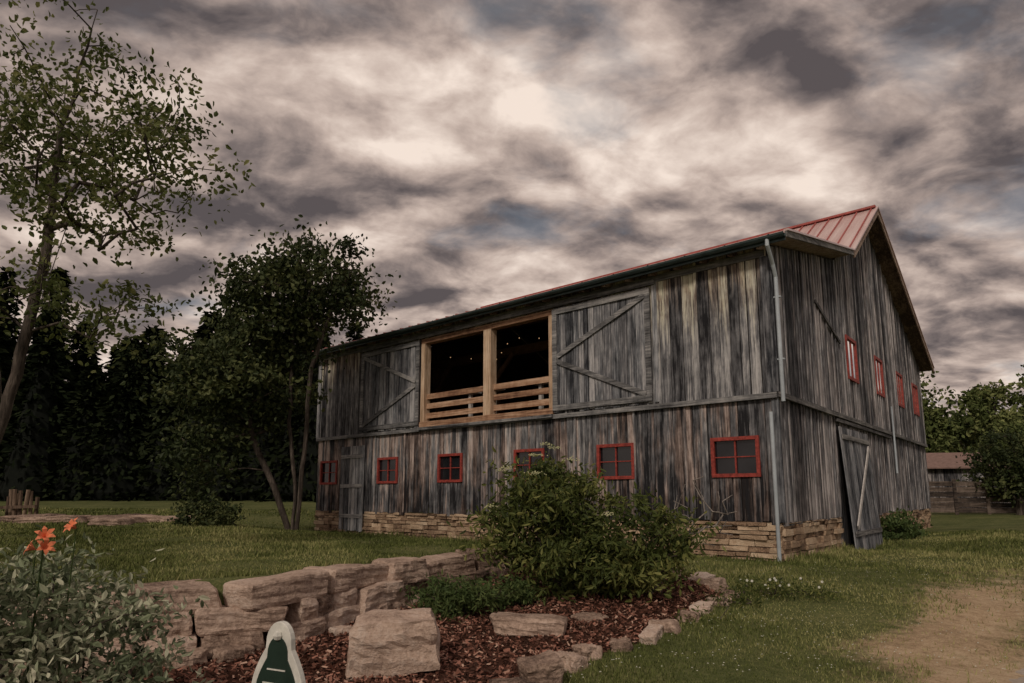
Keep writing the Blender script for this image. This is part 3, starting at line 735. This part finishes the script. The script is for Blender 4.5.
planks(m,-2,2,c(0),c(2.4),[],lambda u,d,z:(u,-d-1.5,z),0); m.box(-2,-1.95,-1.5,1.5,0,2.4); m.box(1.95,2,-1.5,1.5,0,2.4); m.make('walls',M_gab,sh)
m=MB(); m.hexa([(-2.3,-1.9,2.3),(2.3,-1.9,2.3),(2.3,0,3.2),(-2.3,0,3.2),(-2.3,-1.9,2.36),(2.3,-1.9,2.36),(2.3,0,3.26),(-2.3,0,3.26)])
m.hexa([(-2.3,0,3.2),(2.3,0,3.2),(2.3,1.9,2.3),(-2.3,1.9,2.3),(-2.3,0,3.26),(2.3,0,3.26),(2.3,1.9,2.36),(-2.3,1.9,2.36)]); m.make('roof',simple('shed_roof',(.20,.13,.11),.8),sh)
fe=MB(); fx0,fx1,fy=19.6,24.2,31.
for k in range(4):
    x=fx0+k*(fx1-fx0)/3; g=float(H(x,fy)); fe.box(x-.08,x+.08,fy-.17,fy-.125,g-.2,g+1.65)
for k in range(6):
    g=float(H(22,fy)); z=g+.05+k*.25
    for j in range(3):
        xa=fx0+j*(fx1-fx0)/3; fe.box(xa,xa+(fx1-fx0)/3-.02,fy-.12,fy-.083,z+random.uniform(-.02,.02),z+.22+random.uniform(-.02,.02))
fe.make('board_fence',wood('fence_wood','x',cols=((.03,.024,.022),(.11,.085,.07),(.24,.19,.16))))
pp=MB()
for k in range(8):
    x=-17.2+.15*k+random.uniform(-.03,.03); y=22.+random.uniform(-.15,.15); g=float(H(x,y)); pp.tube([(x,y,g-.1),(x+random.uniform(-.08,.08),y,g+random.uniform(.6,1.15))],.06,8)
g=float(H(-16.8,22)); pp.beam((-17.4,21.8,g+.35),(-16.0,21.8,g+.4),.05,.1)
pp.make('log_post_planter',wood('post_wood','z',cols=((.06,.04,.03),(.16,.11,.08),(.3,.22,.16))))
# ------------------------------------------------------------------ garden sign
sg=empty('garden_sign',(-1.40,4.05,-.34),math.radians(-24))
def outline(s):
    P=[(-.20,0)]; P+=[(-.20,.5)]
    for a in np.linspace(0,1,7)[1:]: P.append((-.20+.10*a**1.2,.5+.22*a**.8))
    for a in np.linspace(math.pi,math.pi/2,7)[1:]: P.append((.09*math.cos(a)*1.1,.75+.13*math.sin(a)))
    P=P+[(-x,z) for x,z in P[::-1][1:]]
    return [(x*s,(z-.45)*s+.45) for x,z in P]
def extr(nm,P,y0,y1,mat):
    b=bmesh.new(); vs=[b.verts.new((x,y0,z)) for x,z in P]; f=b.faces.new(vs); r=bmesh.ops.extrude_face_region(b,geom=[f])
    for v in r['geom']:
        if isinstance(v,bmesh.types.BMVert): v.co.y=y1
    bmesh.ops.recalc_face_normals(b,faces=b.faces[:]); me=bpy.data.meshes.new(nm); b.to_mesh(me); b.free(); me.materials.append(mat)
    ob=link(bpy.data.objects.new(nm,me),sg); md=ob.modifiers.new('b','BEVEL'); md.width=.004; md.segments=2; md.limit_method='ANGLE'; return ob
M_wp=simple('white_paint',(.62,.61,.56),.55,.2,10); M_gp=simple('dark_green_paint',(.018,.035,.026),.45,.3,8)
extr('board',outline(1.),-.02,.02,M_wp); extr('green_panel',outline(.80),-.026,-.0205,M_gp); extr('green_panel_back',outline(.80),.0205,.026,M_gp)
m=MB(); ball(m,(0,-.028,.80),.03); 
for k,w_ in enumerate((.07,.10,.07)): m.box(-w_,w_,-.031,-.0265,.60-k*.08,.608-k*.08)
m.make('lettering',M_wp,sg)
m=MB(); m.box(.205,.235,-.06,.06,0,.46); m.box(-.235,-.205,-.06,.06,0,.46); m.make('side_posts',M_wp,sg)
# ------------------------------------------------------------------ world
w=bpy.data.worlds.new('World'); scene.world=w; w.use_nodes=True; wt=w.node_tree; wt.nodes.clear()
t=NT.__new__(NT); t.t=wt
gen=t.n('ShaderNodeTexCoord').outputs['Generated']
sp=t.n('ShaderNodeSeparateXYZ'); wt.links.new(gen,sp.inputs[0])
zz=t.math('ADD',t.math('MAXIMUM',sp.outputs[2],0.),.28)
px=t.math('DIVIDE',sp.outputs[0],zz); py=t.math('DIVIDE',sp.outputs[1],zz)
cb=t.n('ShaderNodeCombineXYZ'); wt.links.new(px,cb.inputs[0]); wt.links.new(py,cb.inputs[1]); P=cb.outputs[0]
mp=t.n('ShaderNodeMapping'); wt.links.new(P,mp.inputs[0]); mp.inputs['Rotation'].default_value=(0,0,math.radians(-28)); mp.inputs['Location'].default_value=(5.3,2.2,0); mp.inputs['Scale'].default_value=(1,1.25,1)
P=mp.outputs[0]
wn=t.n('ShaderNodeTexNoise',i_Scale=3.,i_Detail=2.); wt.links.new(P,wn.inputs['Vector'])
P=t.vmath('ADD',P,t.vmath('SCALE',t.vmath('SUBTRACT',wn.outputs['Color'],(.5,.5,.5)),scale=.16))
n1=t.noise(P,2.3,10,.55); n1b=t.noise(t.vmath('ADD',P,(.05,.09,0)),2.3,6,.5); n2=t.noise(P,6.,6,.58); n3=t.noise(P,.8,2,.5)
f=t.math('ADD',t.math('MULTIPLY',n1,.72),t.math('MULTIPLY',n2,.28))
f=t.math('ADD',f,t.math('MULTIPLY',t.math('SUBTRACT',n3,.5),.20))
f=t.math('ADD',f,t.math('MULTIPLY',t.math('SUBTRACT',n1,n1b),.85))
dt=t.n('ShaderNodeVectorMath',operation='DOT_PRODUCT'); wt.links.new(gen,dt.inputs[0]); dt.inputs[1].default_value=(.157,.87,.467)
f=t.math('ADD',f,t.rng(dt.outputs['Value'],.78,1.,0,.03))
cl=t.ramp(f,[(.34,(.095,.08,.082)),(.42,(.185,.15,.142)),(.50,(.34,.268,.238)),(.58,(.52,.415,.36)),(.72,(.84,.71,.62))])
sky=t.n('ShaderNodeTexSky',sky_type='NISHITA',sun_disc=False,sun_elevation=math.radians(36),sun_rotation=math.radians(200))
blue=t.mix(.7,sky.outputs[0],(1.6,1.85,1.95),'MIX')
bg1=t.n('ShaderNodeBackground',i_1=.10); wt.links.new(blue,bg1.inputs[0])
bg2=t.n('ShaderNodeBackground',i_1=1.08); wt.links.new(cl,bg2.inputs[0])
n4=t.noise(P,1.7,6,.6)
mk=t.math('ADD',n4,t.math('MULTIPLY',sp.outputs[0],.12))
gap=t.math('MULTIPLY',t.rng(mk,.54,.68),.5)
mx=t.n('ShaderNodeMixShader'); wt.links.new(gap,mx.inputs[0]); wt.links.new(bg2.outputs[0],mx.inputs[1]); wt.links.new(bg1.outputs[0],mx.inputs[2])
wo=t.n('ShaderNodeOutputWorld'); wt.links.new(mx.outputs[0],wo.inputs[0])
sd=bpy.data.lights.new('sun','SUN'); sd.energy=1.5; sd.angle=math.radians(10); sd.color=(1,.88,.74)
so=link(bpy.data.objects.new('sun',sd)); so.rotation_euler=Vector((.29,.76,-.6)).to_track_quat('-Z','Y').to_euler()
cd=bpy.data.cameras.new('camera'); cd.lens=22.5; cd.sensor_width=36; cd.shift_y=.057; cd.clip_end=2000
co=link(bpy.data.objects.new('camera',cd)); co.location=(0,0,1.3); co.rotation_euler=(math.radians(98.44),0,0)
scene.camera=co
scene.view_settings.view_transform='Standard'; scene.view_settings.look='None'; scene.view_settings.exposure=0
